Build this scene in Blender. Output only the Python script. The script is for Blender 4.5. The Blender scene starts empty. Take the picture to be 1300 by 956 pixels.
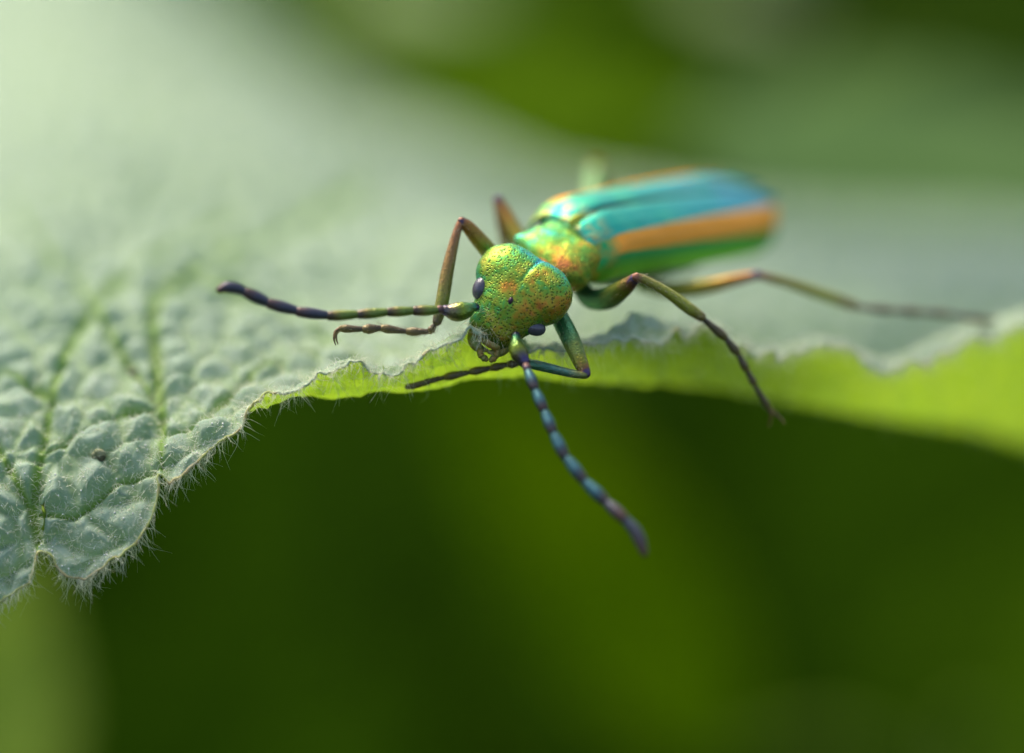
import bpy, bmesh, math, random
import numpy as np
from mathutils import Vector, Matrix

# ------------------------------------------------------------------ camera, sky, sun, exposure
S = 0.001                      # all building below is done in millimetres
K = 0.031                      # mm per photo pixel in the plane of focus
D = 200.0                      # lens to plane of focus, mm
PITCH = math.radians(22)
FOC = np.array([0.0, 0.0, 0.160])            # point of focus, 16 cm above the soil
RT = np.array([1.0, 0.0, 0.0])
UP = np.array([0.0, math.sin(PITCH), math.cos(PITCH)])
FW = np.array([0.0, math.cos(PITCH), -math.sin(PITCH)])

sc = bpy.context.scene
col = sc.collection
cam_d = bpy.data.cameras.new('camera')
cam = bpy.data.objects.new('camera', cam_d)
col.objects.link(cam)
cam.location = FOC - FW * D * S
cam.rotation_euler = (math.radians(90) - PITCH, 0, 0)
cam_d.sensor_width = 36.0
cam_d.lens = 36.0 * D / (1300 * K)
cam_d.clip_start = 0.005
cam_d.clip_end = 200.0
cam_d.dof.use_dof = True
cam_d.dof.focus_distance = D * S
cam_d.dof.aperture_fstop = cam_d.lens / 17.0
sc.camera = cam

SUN_EL, SUN_AZ = math.radians(52), math.radians(-35)      # azimuth from +Y (behind the leaf) towards +X
world = bpy.data.worlds.new('World')
sc.world = world
world.use_nodes = True
wn = world.node_tree
sky = wn.nodes.new('ShaderNodeTexSky')
sky.sky_type = 'NISHITA'
sky.sun_disc = False
sky.sun_elevation = SUN_EL
sky.sun_rotation = SUN_AZ
sky.air_density = 1.0
sky.dust_density = 4.0
sky.ozone_density = 1.0
wn.links.new(sky.outputs[0], wn.nodes['Background'].inputs[0])
wn.nodes['Background'].inputs[1].default_value = 0.11
sd = bpy.data.lights.new('sun', 'SUN')
sd.energy = 1.6
sd.angle = math.radians(32)
sd.color = (1.0, 0.91, 0.74)
sun = bpy.data.objects.new('sun', sd)
col.objects.link(sun)
sdir = Vector((math.sin(SUN_AZ) * math.cos(SUN_EL), math.cos(SUN_AZ) * math.cos(SUN_EL), math.sin(SUN_EL)))
sun.rotation_euler = sdir.to_track_quat('Z', 'Y').to_euler()
sun.location = (0, 0, 2)
vs = sc.view_settings
vs.view_transform = 'Standard'
vs.look = 'None'
vs.gamma = 1.0
vs.use_curve_mapping = False
vs.exposure = 1.5
sc.render.engine = 'CYCLES'
sc.cycles.use_denoising = True
try:
    sc.cycles.denoiser = 'OPENIMAGEDENOISE'
except Exception:
    pass
sc.cycles.max_bounces = 10
sc.cycles.transmission_bounces = 6
sc.cycles.sample_clamp_indirect = 6.0

# ------------------------------------------------------------------ helpers
rng = np.random.default_rng(7)
random.seed(7)

def C(px, py, z):
    """photo pixel + depth behind the plane of focus (mm) -> camera-aligned mm"""
    s = K * (D + np.asarray(z, float)) / D
    return np.stack(np.broadcast_arrays((np.asarray(px, float) - 650) * s, (478 - np.asarray(py, float)) * s, np.asarray(z, float)), -1)

def W(c):
    """camera-aligned mm -> world metres"""
    c = np.asarray(c, float)
    return FOC + S * (c[..., 0:1] * RT + c[..., 1:2] * UP + c[..., 2:3] * FW)

def unW(w):
    d = (np.asarray(w, float) - FOC) / S
    return np.stack([d @ RT, d @ UP, d @ FW], -1)

def to_px(c):
    s = K * (D + c[..., 2]) / D
    return np.stack([c[..., 0] / s + 650, 478 - c[..., 1] / s], -1)

def unit(v):
    v = np.asarray(v, float)
    return v / np.maximum(np.linalg.norm(v, axis=-1, keepdims=True), 1e-12)

def _hash(ix, iy, iz, seed):
    h = (ix * 374761393 + iy * 668265263 + iz * 2147483647 + seed * 1274126177) & 0xffffffff
    h = ((h ^ (h >> 13)) * 1274126177) & 0xffffffff
    h = ((h ^ (h >> 15)) * 2246822519) & 0xffffffff
    return ((h ^ (h >> 16)) & 0xffff) / 65535.0

def noise(p, scale=1.0, seed=0, octaves=1):
    """value noise in 0..1 for points p (n,3)"""
    p = np.asarray(p, float) * scale
    out = np.zeros(p.shape[:-1]); amp = 1.0; tot = 0.0
    for o in range(octaves):
        i = np.floor(p).astype(np.int64); f = p - i; f = f * f * (3 - 2 * f)
        acc = 0
        for dx in (0, 1):
            for dy in (0, 1):
                for dz in (0, 1):
                    w = (f[..., 0] if dx else 1 - f[..., 0]) * (f[..., 1] if dy else 1 - f[..., 1]) * (f[..., 2] if dz else 1 - f[..., 2])
                    acc = acc + w * _hash(i[..., 0] + dx, i[..., 1] + dy, i[..., 2] + dz, seed + o * 17)
        out += acc * amp; tot += amp; amp *= 0.5; p = p * 2.03 + 5.1
    return out / tot

def sstep(a, b, x):
    t = np.clip((x - a) / (b - a), 0, 1)
    return t * t * (3 - 2 * t)

BASE = {}
def thing(name, label, cat, base, group=None):
    o = bpy.data.objects.new(name, None)
    o.empty_display_size = 0.002
    col.objects.link(o)
    o.location = base
    BASE[o] = np.array(base, float)
    tag(o, label, cat, group)
    return o

def tag(o, label=None, cat=None, group=None, kind=None):
    for k, v in (('label', label), ('category', cat), ('group', group), ('kind', kind)):
        if v:
            o[k] = v

def mesh(name, verts, faces, mat, parent=None, attrs=None, smooth=True, base=None, fix=True):
    """verts in world metres"""
    verts = np.asarray(verts, float)
    if parent is not None:
        b = BASE[parent]
    else:
        b = np.array(base if base is not None else (0, 0, 0), float)
    me = bpy.data.meshes.new(name)
    f = np.asarray(faces) if not isinstance(faces, list) else None
    if f is not None and f.ndim == 2:
        n = f.shape[1]
        me.vertices.add(len(verts)); me.vertices.foreach_set('co', (verts - b).astype(np.float32).ravel())
        me.loops.add(f.size); me.loops.foreach_set('vertex_index', f.astype(np.int32).ravel())
        me.polygons.add(len(f)); me.polygons.foreach_set('loop_start', np.arange(0, f.size, n, dtype=np.int32))
        me.update(calc_edges=True)
        me.validate()
    else:
        me.from_pydata([tuple(v) for v in (verts - b)], [], faces)
    if fix:
        bm = bmesh.new(); bm.from_mesh(me)
        bmesh.ops.recalc_face_normals(bm, faces=bm.faces)
        bm.to_mesh(me); bm.free()
    if smooth:
        me.polygons.foreach_set('use_smooth', np.ones(len(me.polygons), dtype=bool))
    for k, v in (attrs or {}).items():
        a = me.attributes.new(k, 'FLOAT', 'POINT')
        a.data.foreach_set('value', np.asarray(v, np.float32).ravel())
    me.materials.append(mat)
    o = bpy.data.objects.new(name, me)
    col.objects.link(o)
    if parent is not None:
        o.parent = parent
        o.location = (0, 0, 0)
    else:
        o.location = b
    BASE[o] = b          # children of a part use the same frame
    return o

def spline(pts, n):
    """Catmull-Rom through pts (m,d), n samples"""
    pts = np.asarray(pts, float)
    m = len(pts)
    t = np.linspace(0, m - 1 - 1e-9, n)
    i = np.floor(t).astype(int); f = (t - i)[:, None]
    g = lambda j: pts[np.clip(j, 0, m - 1)]
    p0, p1, p2, p3 = g(i - 1), g(i), g(i + 1), g(i + 2)
    p0 = np.where((i - 1 < 0)[:, None], 2 * p1 - p2, p0)
    p3 = np.where((i + 2 > m - 1)[:, None], 2 * p2 - p1, p3)
    return 0.5 * ((2 * p1) + (-p0 + p2) * f + (2 * p0 - 5 * p1 + 4 * p2 - p3) * f * f + (-p0 + 3 * p1 - 3 * p2 + p3) * f ** 3)

def tube(pts, rad, n=40, sides=16, flat=1.0):
    """camera-mm tube through control points with radii; rounded ends. returns verts, faces, along"""
    q = spline(np.column_stack([np.asarray(pts, float), np.asarray(rad, float)]), n)
    c, r = q[:, :3], np.maximum(q[:, 3], 1e-4)
    tg = unit(np.gradient(c, axis=0))
    ref = np.array([0.13, 0.21, -0.97])
    a = unit(np.cross(tg, ref)); b = unit(np.cross(tg, a))
    # round caps
    cs, rs, al = [], [], []
    for k in (0.97, 0.8, 0.5, 0.2):
        cs.append(c[0] - tg[0] * r[0] * k); rs.append(r[0] * math.sqrt(max(0, 1 - k * k))); al.append(0)
    for i in range(n):
        cs.append(c[i]); rs.append(r[i]); al.append(i / (n - 1))
    for k in (0.2, 0.5, 0.8, 0.97):
        cs.append(c[-1] + tg[-1] * r[-1] * k); rs.append(r[-1] * math.sqrt(max(0, 1 - k * k))); al.append(1)
    cs, rs, al = np.array(cs), np.array(rs), np.array(al)
    A = np.vstack([np.repeat(a[:1], 4, 0), a, np.repeat(a[-1:], 4, 0)])
    B = np.vstack([np.repeat(b[:1], 4, 0), b, np.repeat(b[-1:], 4, 0)])
    m = len(cs)
    ang = np.linspace(0, 2 * math.pi, sides, endpoint=False)
    v = cs[:, None] + rs[:, None, None] * (np.cos(ang)[None, :, None] * A[:, None] + flat * np.sin(ang)[None, :, None] * B[:, None])
    v = v.reshape(-1, 3)
    idx = np.arange(m * sides).reshape(m, sides)
    nx = np.roll(idx, -1, 1)
    faces = np.stack([idx[:-1], nx[:-1], nx[1:], idx[1:]], -1).reshape(-1, 4).tolist()
    faces.append(idx[0].tolist()); faces.append(idx[-1].tolist())
    return v, faces, np.repeat(al, sides)

def join(parts):
    vs_, fs_, at_ = [], [], []
    o = 0
    for v, f, a in parts:
        vs_.append(v); at_.append(a)
        fs_ += [[i + o for i in q] for q in f]
        o += len(v)
    return np.vstack(vs_), fs_, np.concatenate(at_)

_ico = {}
def ico(sub):
    if sub not in _ico:
        bm = bmesh.new()
        bmesh.ops.create_icosphere(bm, subdivisions=sub, radius=1.0)
        v = np.array([x.co[:] for x in bm.verts]); f = [[x.index for x in q.verts] for q in bm.faces]
        bm.free()
        _ico[sub] = (v, f)
    return _ico[sub]

def star(center, sdf, rmax, sub=5):
    d, f = ico(sub)
    lo = np.zeros(len(d)); hi = np.full(len(d), rmax)
    for _ in range(26):
        m = 0.5 * (lo + hi)
        ins = sdf(center + d * m[:, None]) < 0
        lo = np.where(ins, m, lo); hi = np.where(ins, hi, m)
    return center + d * lo[:, None], f

def ellip(p, c, fr, r):
    q = (p - np.asarray(c)) @ np.asarray(fr).T
    r = np.asarray(r, float)
    k0 = np.linalg.norm(q / r, axis=-1); k1 = np.linalg.norm(q / (r * r), axis=-1)
    return k0 * (k0 - 1) / np.maximum(k1, 1e-9)

def smin(a, b, k):
    h = np.clip(0.5 + 0.5 * (b - a) / k, 0, 1)
    return b * (1 - h) + a * h - k * h * (1 - h)

# ------------------------------------------------------------------ materials
class Mat:
    def __init__(s, name):
        s.m = bpy.data.materials.new(name); s.m.use_nodes = True
        s.t = s.m.node_tree; s.t.nodes.clear()
        s.out = s.n('ShaderNodeOutputMaterial')
    def n(s, typ, **kw):
        x = s.t.nodes.new(typ)
        for k, v in kw.items(): setattr(x, k, v)
        return x
    def l(s, a, b): s.t.links.new(a, b)
    def put(s, sock, v):
        if hasattr(v, 'is_linked') or isinstance(v, bpy.types.NodeSocket): s.l(v, sock)
        else: sock.default_value = v
    def mm(s):
        if not hasattr(s, '_mm'):
            tc = s.n('ShaderNodeTexCoord'); v = s.n('ShaderNodeVectorMath', operation='SCALE')
            s.l(tc.outputs['Object'], v.inputs[0]); v.inputs['Scale'].default_value = 1000.0
            s._mm = v.outputs[0]
        return s._mm
    def attr(s, name):
        return s.n('ShaderNodeAttribute', attribute_name=name).outputs['Fac']
    def noise(s, scale, detail=3, rough=0.5, dist=0.0):
        x = s.n('ShaderNodeTexNoise'); s.l(s.mm(), x.inputs['Vector'])
        x.inputs['Scale'].default_value = scale; x.inputs['Detail'].default_value = detail
        x.inputs['Roughness'].default_value = rough; x.inputs['Distortion'].default_value = dist
        return x.outputs['Fac']
    def voro(s, scale, feature='F1', out='Distance', rnd=1.0):
        x = s.n('ShaderNodeTexVoronoi', feature=feature); s.l(s.mm(), x.inputs['Vector'])
        x.inputs['Scale'].default_value = scale; x.inputs['Randomness'].default_value = rnd
        return x.outputs[out]
    def ramp(s, fac, stops, interp='LINEAR'):
        x = s.n('ShaderNodeValToRGB'); x.color_ramp.interpolation = interp
        e = x.color_ramp.elements
        while len(e) < len(stops): e.new(0.5)
        for i, (p, c) in enumerate(stops):
            e[i].position = p; e[i].color = (*c, 1) if len(c) == 3 else c
        s.put(x.inputs['Fac'], fac)
        return x.outputs['Color']
    def math(s, op, a, b=0.0, c=None, clamp=False):
        x = s.n('ShaderNodeMath', operation=op, use_clamp=clamp)
        s.put(x.inputs[0], a); s.put(x.inputs[1], b)
        if c is not None: s.put(x.inputs[2], c)
        return x.outputs[0]
    def mix(s, fac, a, b, mode='MIX'):
        x = s.n('ShaderNodeMix', data_type='RGBA', blend_type=mode)
        s.put(x.inputs[0], fac)
        for sock, v in ((x.inputs[6], a), (x.inputs[7], b)):
            s.put(sock, (*v, 1) if isinstance(v, tuple) and len(v) == 3 else v)
        return x.outputs[2]
    def map(s, v, a, b, c=0.0, d=1.0):
        x = s.n('ShaderNodeMapRange'); s.put(x.inputs[0], v)
        for i, q in enumerate((a, b, c, d)): x.inputs[i + 1].default_value = q
        return x.outputs[0]
    def bump(s, h, dist, strength=1.0, normal=None):
        x = s.n('ShaderNodeBump'); s.put(x.inputs['Height'], h)
        x.inputs['Distance'].default_value = dist * S; x.inputs['Strength'].default_value = strength
        if normal is not None: s.l(normal, x.inputs['Normal'])
        return x.outputs['Normal']
    def principled(s, color, rough=0.5, metal=0.0, spec=0.5, normal=None, coat=0.0, coat_rough=0.2):
        p = s.n('ShaderNodeBsdfPrincipled')
        s.put(p.inputs['Base Color'], (*color, 1) if isinstance(color, tuple) and len(color) == 3 else color)
        s.put(p.inputs['Roughness'], rough); s.put(p.inputs['Metallic'], metal)
        s.put(p.inputs['Specular IOR Level'], spec)
        p.inputs['Coat Weight'].default_value = coat; p.inputs['Coat Roughness'].default_value = coat_rough
        if normal is not None: s.l(normal, p.inputs['Normal'])
        return p.outputs[0]
    def translucent(s, color, normal=None):
        p = s.n('ShaderNodeBsdfTranslucent')
        s.put(p.inputs['Color'], (*color, 1) if isinstance(color, tuple) else color)
        if normal is not None: s.l(normal, p.inputs['Normal'])
        return p.outputs[0]
    def mixs(s, fac, a, b):
        x = s.n('ShaderNodeMixShader'); s.put(x.inputs[0], fac); s.l(a, x.inputs[1]); s.l(b, x.inputs[2])
        return x.outputs[0]
    def adds(s, a, b):
        x = s.n('ShaderNodeAddShader'); s.l(a, x.inputs[0]); s.l(b, x.inputs[1])
        return x.outputs[0]
    def done(s, sh):
        s.l(sh, s.out.inputs['Surface']); return s.m

def mat_hairy_leaf():
    m = Mat('hairy_leaf_blade')
    vein = m.attr('vein')
    n1 = m.noise(0.35, 4); n2 = m.noise(9.0, 3, 0.6); n3 = m.noise(1.6, 3)
    top = m.mix(n1, (0.27, 0.40, 0.30), (0.39, 0.50, 0.38))
    top = m.mix(m.map(n2, 0.45, 0.72), top, (0.49, 0.54, 0.40))
    top = m.mix(m.map(n3, 0.5, 0.75, 0, 0.5), top, (0.17, 0.29, 0.15))
    top = m.mix(vein, top, (0.20, 0.34, 0.05))
    under = m.mix(n1, (0.24, 0.36, 0.03), (0.32, 0.44, 0.04))
    geo = m.n('ShaderNodeNewGeometry')
    base = m.mix(geo.outputs['Backfacing'], top, under)
    nb = m.bump(m.math('ADD', m.noise(14, 3, 0.65), m.math('MULTIPLY', m.noise(45, 2), 0.4)), 0.05, 0.8)
    p = m.principled(base, 0.62, 0, 0.35, nb)
    t = m.translucent(m.mix(m.math('ADD', m.math('MULTIPLY', vein, .55), m.map(n3, .4, .75, 0, .45), clamp=True), m.mix(n1, (0.34, 0.56, 0.025), (0.45, 0.62, 0.03)), (0.17, 0.36, 0.03)), nb)
    return m.done(m.mixs(0.365, p, t))

def mat_margin():
    m = Mat('leaf_margin')
    n = m.math('ADD', m.noise(1.1, 4), m.map(m.attr('along'), 0.29, 0.36, 0.0, 0.3))
    c = m.ramp(n, [(0.3, (0.36, 0.46, 0.16)), (0.50, (0.48, 0.50, 0.14)), (0.60, (0.50, 0.40, 0.18)), (0.70, (0.46, 0.56, 0.36))])
    return m.done(m.mixs(0.3, m.principled(c, 0.5, 0, 0.4), m.translucent(c)))

def mat_hair():
    m = Mat('leaf_hair')
    p = m.principled((0.80, 0.82, 0.68), 0.35, 0, 0.5)
    return m.done(m.mixs(0.5, p, m.translucent((0.9, 0.92, 0.72))))

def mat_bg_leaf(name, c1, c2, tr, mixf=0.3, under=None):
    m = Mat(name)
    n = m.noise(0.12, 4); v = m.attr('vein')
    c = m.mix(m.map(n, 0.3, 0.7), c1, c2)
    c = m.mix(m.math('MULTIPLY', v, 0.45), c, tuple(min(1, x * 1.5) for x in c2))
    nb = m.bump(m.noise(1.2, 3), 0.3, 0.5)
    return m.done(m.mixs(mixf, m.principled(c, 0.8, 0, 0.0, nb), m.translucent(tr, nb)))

def mat_stem(name, c1, c2):
    m = Mat(name)
    return m.done(m.principled(m.mix(m.noise(0.5, 4), c1, c2), 0.8, 0, 0.0, m.bump(m.noise(3, 3), 0.2)))

def mat_soil():
    m = Mat('soil')
    c = m.ramp(m.noise(0.05, 8, 0.65), [(0.3, (0.012, 0.028, 0.002)), (0.55, (0.022, 0.042, 0.003)), (0.75, (0.035, 0.038, 0.008))])
    return m.done(m.principled(c, 0.9, 0, 0.0, m.bump(m.noise(0.2, 6, 0.7), 4.0)))

def mat_body():
    m = Mat('beetle_cuticle')
    warm = m.attr('warm'); dark = m.attr('dark')
    n1 = m.noise(1.1, 3, 0.55, 0.4); n2 = m.noise(5.0, 2)
    f = m.math('ADD', warm, m.math('ADD', m.math('MULTIPLY', m.math('SUBTRACT', n1, 0.5), 1.1), m.math('MULTIPLY', m.math('SUBTRACT', n2, 0.5), 0.45)))
    c = m.ramp(f, [(0.0, (0.03, 0.30, 0.36)), (0.22, (0.05, 0.38, 0.17)), (0.42, (0.13, 0.34, 0.04)), (0.62, (0.32, 0.34, 0.03)), (0.80, (0.52, 0.25, 0.03)), (1.0, (0.50, 0.14, 0.05))])
    pits = m.voro(9.0, 'F1')
    pm = m.map(pits, 0.22, 0.42)
    c = m.mix(m.map(pits, 0.22, 0.38, 0.85, 0.0), c, (0.03, 0.06, 0.01))
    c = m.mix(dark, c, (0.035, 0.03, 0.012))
    nb = m.bump(pm, 0.022, 0.8)
    nb = m.bump(m.noise(22, 2), 0.012, 0.6, nb)
    return m.done(m.principled(c, m.map(n2, 0.3, 0.7, 0.40, 0.54), 0.72, 0.5, nb))

def mat_elytron():
    m = Mat('elytron_cuticle')
    arc, al = m.attr('arc'), m.attr('along')
    n1 = m.noise(0.7, 3); n2 = m.noise(6, 3)
    a = m.math('ADD', arc, m.math('MULTIPLY', m.math('SUBTRACT', n2, 0.5), 0.025))
    inner = m.mix(m.map(al, 0.0, 0.9), (0.02, 0.33, 0.23), (0.03, 0.30, 0.28))
    inner = m.mix(m.map(n1, 0.45, 0.8), inner, (0.04, 0.40, 0.22))
    inner = m.mix(m.math('MULTIPLY', m.map(al, 0.3, 0.9), m.map(n1, 0.35, 0.6)), inner, (0.05, 0.24, 0.36))
    inner = m.mix(m.map(arc, 0.03, 0.012), inner, (0.01, 0.06, 0.04))
    outer = m.mix(m.map(arc, 0.66, 0.86), (0.03, 0.34, 0.10), (0.16, 0.46, 0.03))
    edge0 = m.map(al, 0.0, 1.0, 0.38, 0.29); edge1 = m.map(al, 0.0, 1.0, 0.62, 0.65)
    s0 = m.map(m.math('SUBTRACT', a, edge0), -0.015, 0.02)
    s1 = m.map(m.math('SUBTRACT', a, edge1), -0.02, 0.02)
    c = m.mix(s0, inner, outer)
    stripe = m.math('MULTIPLY', s0, m.math('SUBTRACT', 1.0, s1))
    stripe = m.math('MULTIPLY', stripe, m.map(m.math('ADD', al, m.math('MULTIPLY', n2, 0.06)), 0.075, 0.12))
    c = m.mix(stripe, c, (0.78, 0.30, 0.012))
    # orange flush and dark dent at the shoulder
    sh = m.math('MULTIPLY', m.map(al, 0.10, 0.02), m.map(m.noise(2.2, 2), 0.42, 0.6))
    c = m.mix(m.math('MULTIPLY', sh, .6), c, (0.50, 0.28, 0.03))
    pits = m.voro(8.0, 'F1')
    nb = m.bump(m.map(pits, 0.1, 0.45), 0.02, 0.6)
    nb = m.bump(m.noise(7, 4, .65), 0.05, 0.7, nb)
    return m.done(m.principled(c, 0.44, m.map(stripe, 0, 1, 0.78, 0.0), 0.3, nb))

def mat_leg(name, stops, metal=0.6, rough=0.38):
    m = Mat(name)
    al = m.attr('along')
    f = m.math('ADD', al, m.math('MULTIPLY', m.math('SUBTRACT', m.noise(2.5, 3), 0.5), 0.35))
    c = m.ramp(f, stops)
    c = m.mix(m.map(m.noise(9, 3), 0.5, 0.75, 0, 0.45), c, (0.05, 0.05, 0.02))
    nb = m.bump(m.voro(11, 'F1'), 0.025, 0.7)
    return m.done(m.principled(c, rough, metal, 0.5, nb))

def mat_eye():
    m = Mat('compound_eye')
    c = m.mix(m.noise(1.5, 2), (0.05, 0.05, 0.07), (0.09, 0.08, 0.10))
    return m.done(m.principled(c, 0.22, 0.1, 0.6, m.bump(m.voro(22, 'F1'), 0.012, 0.6)))

def mat_plain(name, c1, c2, rough=0.5, metal=0.0, scale=2.0):
    m = Mat(name)
    return m.done(m.principled(m.mix(m.map(m.noise(scale, 3), 0.35, 0.65), c1, c2), rough, metal, 0.5, m.bump(m.noise(scale * 5, 2), 0.02)))

M_LEAF, M_MARGIN, M_HAIR = mat_hairy_leaf(), mat_margin(), mat_hair()
M_BODY, M_ELY, M_EYE = mat_body(), mat_elytron(), mat_eye()

# ------------------------------------------------------------------ the ground
g = 60
gx = np.linspace(-1, 1, g)
gx = np.sign(gx) * np.abs(gx) ** 3 * 30
gy = gx + 0.0
GX, GY = np.meshgrid(gx, gy, indexing='ij')
gp = np.stack([GX, GY, np.zeros_like(GX)], -1).reshape(-1, 3)
gp[:, 2] = (noise(gp * np.array([1, 1, 0]), 9.0, 3, 3) - 0.5) * 0.02 - 0.01
gi = np.arange(g * g).reshape(g, g)
gf = np.stack([gi[:-1, :-1], gi[1:, :-1], gi[1:, 1:], gi[:-1, 1:]], -1).reshape(-1, 4)
o = mesh('ground', gp, gf, mat_soil(), fix=False)
tag(o, kind='structure')

def ground_z(x, y):
    return float((noise(np.array([[x, y, 0.0]]), 9.0, 3, 3)[0] - 0.5) * 0.02 - 0.01)

# ------------------------------------------------------------------ the big hairy leaf
def lerp_curve(s, tab):
    tab = np.array(tab, float)
    return np.stack([np.interp(s, tab[:, 0], tab[:, j]) for j in range(1, tab.shape[1])], -1)

def smooth1(a, n):
    if n <= 0: return a
    k = np.hanning(2 * n + 3)[1:-1]; k /= k.sum()
    pad = np.pad(a, ((n, n), (0, 0)), mode='edge')
    # keep end slopes
    return np.stack([np.convolve(pad[:, j], k, 'valid') for j in range(a.shape[1])], -1)

NU = 820
s_u = np.linspace(-170, 1470, NU)
MARGIN = [(-170, -170, 895, -4), (-60, -60, 815, -3.5), (0, 0, 764, -3), (18, 18, 751, -3), (34, 36, 736, -2.8), (43, 46, 719, -2.6), (50, 50, 700, -2.2),
          (60, 64, 704, -2.1), (70, 73, 722, -2.2), (82, 84, 733, -2.4), (95, 98, 736, -2.5), (120, 121, 729, -2.4), (147, 148, 710, -2.2), (168, 172, 691, -2),
          (182, 189, 664, -1.7), (190, 198, 638, -1.4), (196, 202, 616, -1.2), (201, 200, 598, -1), (206, 207, 610, -1), (214, 217, 616, -1.1), (230, 231, 606, -1),
          (250, 252, 586, -.9), (270, 271, 567, -.7), (294, 294, 543, -.5), (318, 318, 519, -.4), (346, 346, 502, -.3), (390, 390, 479, -.2), (430, 430, 460, 0),
          (452, 454, 449, 0), (460, 460, 459, .4), (468, 468, 467, .3), (500, 500, 460, 0), (527, 527, 452, -.1), (563, 563, 430, -.2), (594, 594, 412, -.1),
          (612, 612, 409, .2), (640, 640, 420, .8), (680, 680, 438, 1.6), (733, 733, 434, 2), (760, 760, 427, 2.5), (790, 790, 423, 2.8), (819, 819, 413, 3.2),
          (866, 866, 404, 3.8), (900, 900, 413, 4.2), (938, 938, 432, 4.6), (960, 960, 444, 5), (991, 991, 439, 5.3), (1027, 1027, 431, 5.7), (1060, 1060, 440, 6),
          (1088, 1088, 457, 6.3), (1129, 1129, 466, 6.8), (1167, 1167, 447, 7.2), (1214, 1214, 432, 7.8), (1261, 1261, 410, 8.5), (1300, 1300, 403, 9), (1470, 1470, 388, 11)]
INNER1 = [(-170, -170, 855, -3.6), (0, 0, 735, -2.6), (30, 30, 712, -2.4), (50, 50, 688, -2.0), (75, 76, 700, -1.9), (100, 101, 706, -2.0), (140, 140, 688, -1.7), (170, 170, 662, -1.3),
          (190, 190, 618, -.9), (201, 200, 585, -.6), (215, 214, 590, -.5), (240, 240, 572, -.3), (270, 270, 550, 0), (300, 300, 528, .3), (346, 346, 503, .6), (390, 390, 493, 1.0),
          (412, 412, 496, 1.3), (452, 452, 492, 1.5), (484, 484, 486, 1.6), (509, 509, 489, 1.7), (548, 548, 485, 1.9), (609, 609, 468, 2.1), (680, 680, 470, 3), (745, 745, 480, 4.6),
          (820, 820, 478, 6.2), (900, 900, 486, 8.5), (994, 994, 504, 11.5), (1120, 1120, 526, 15.5), (1214, 1214, 543, 18.5), (1300, 1300, 562, 21), (1470, 1470, 600, 25)]
ST = np.array([-170, 0, 75, 140, 200, 300, 450, 600, 760, 960, 1130, 1300, 1470], float)
def stn(ys, zs):
    return [(s, s, y, z) for s, y, z in zip(ST, ys, zs)]
CUR = [
    stn([715, 600, 590, 570, 530, 488, 460, 448, 462, 470, 495, 520, 540], [0, .3, .5, 1, 1.5, 2.5, 4, 5, 9, 15, 20.5, 26, 31]),
    stn([570, 470, 460, 450, 430, 420, 408, 402, 408, 402, 400, 400, 400], [5.5, 5.5, 5.5, 5.8, 6.2, 7, 8.5, 10, 13, 19, 25, 31, 36]),
    stn([410, 330, 320, 318, 315, 312, 310, 310, 325, 330, 335, 340, 345], [15, 15, 15, 15.5, 16, 17, 19, 21, 23, 28, 34, 41, 46]),
    stn([230, 170, 165, 165, 168, 175, 200, 225, 285, 300, 310, 318, 325], [36, 36, 36, 36, 36, 37, 40, 42, 38, 40, 45, 52, 58]),
    stn([60, 0, -5, 5, 35, 85, 165, 212, 262, 278, 290, 298, 304], [68, 70, 70, 70, 70, 70, 70, 66, 56, 54, 57, 62, 68]),
    stn([-150, -190, -185, -140, -75, 10, 138, 198, 246, 262, 275, 284, 290], [108, 112, 112, 112, 108, 104, 98, 86, 68, 64, 66, 70, 76]),
]
def focus_left(tab):
    return [(a, b, c, d * .3 if d < 0 else d) for a, b, c, d in tab]
m0 = smooth1(lerp_curve(s_u, focus_left(MARGIN)), 2)
c1 = smooth1(lerp_curve(s_u, focus_left(INNER1)), 6)
for jx, sd_ in ((0, 93), (1, 94)):
    m0[:, jx] += 9 * (noise(np.stack([s_u / 11.0, 0 * s_u, 0 * s_u], -1), 1.0, sd_, 2) - .5)
c1[:, 1] += 7 * sstep(360, 420, s_u) * sstep(680, 600, s_u)
# right of the lobed corner the edge turns up and its lip folds over towards the viewer
turned = sstep(330, 400, s_u)
vary = noise(np.stack([s_u / 38.0, 0 * s_u, 0 * s_u], -1), 1.0, 91, 2)
lip = m0.copy()
lip[:, 1] += turned * (3 + 9 * vary + 10 * np.exp(-((s_u - 812) / 30) ** 2))
lip[:, 2] -= turned * (.25 + .4 * vary)
rag = sstep(690, 760, s_u) * (noise(np.stack([s_u / 42.0, 0 * s_u, 0 * s_u], -1), 1.0, 95, 3) - .5)
lip[:, 1] += 34 * rag
crest = m0.copy()
crest[:, 1] += 26 * rag
crest[:, 1] -= 16 * np.exp(-((s_u - 812) / 28) ** 2)
crest += (1 - turned)[:, None] * .18 * (c1 - m0)
curves = [lip, crest, c1] + [smooth1(lerp_curve(s_u, c), 45) for c in CUR]
curves = np.array([C(c[:, 0], c[:, 1], c[:, 2]) for c in curves])          # (8, NU, 3)
kpar = np.concatenate([np.linspace(0, 1, 12, endpoint=False), np.linspace(1, 2, 40, endpoint=False), np.linspace(2, 3, 56, endpoint=False), np.linspace(3, 4, 88, endpoint=False),
                       np.linspace(4, 5, 80, endpoint=False), np.linspace(5, 6, 60, endpoint=False), np.linspace(6, 8, 50)])
NV = len(kpar)
nk = len(curves)
ki = np.minimum(np.floor(kpar).astype(int), nk - 2); kf = (kpar - ki)[:, None, None]
cg = lambda j: curves[np.clip(j, 0, nk - 1)]
p1, p2 = cg(ki), cg(ki + 1)
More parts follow.
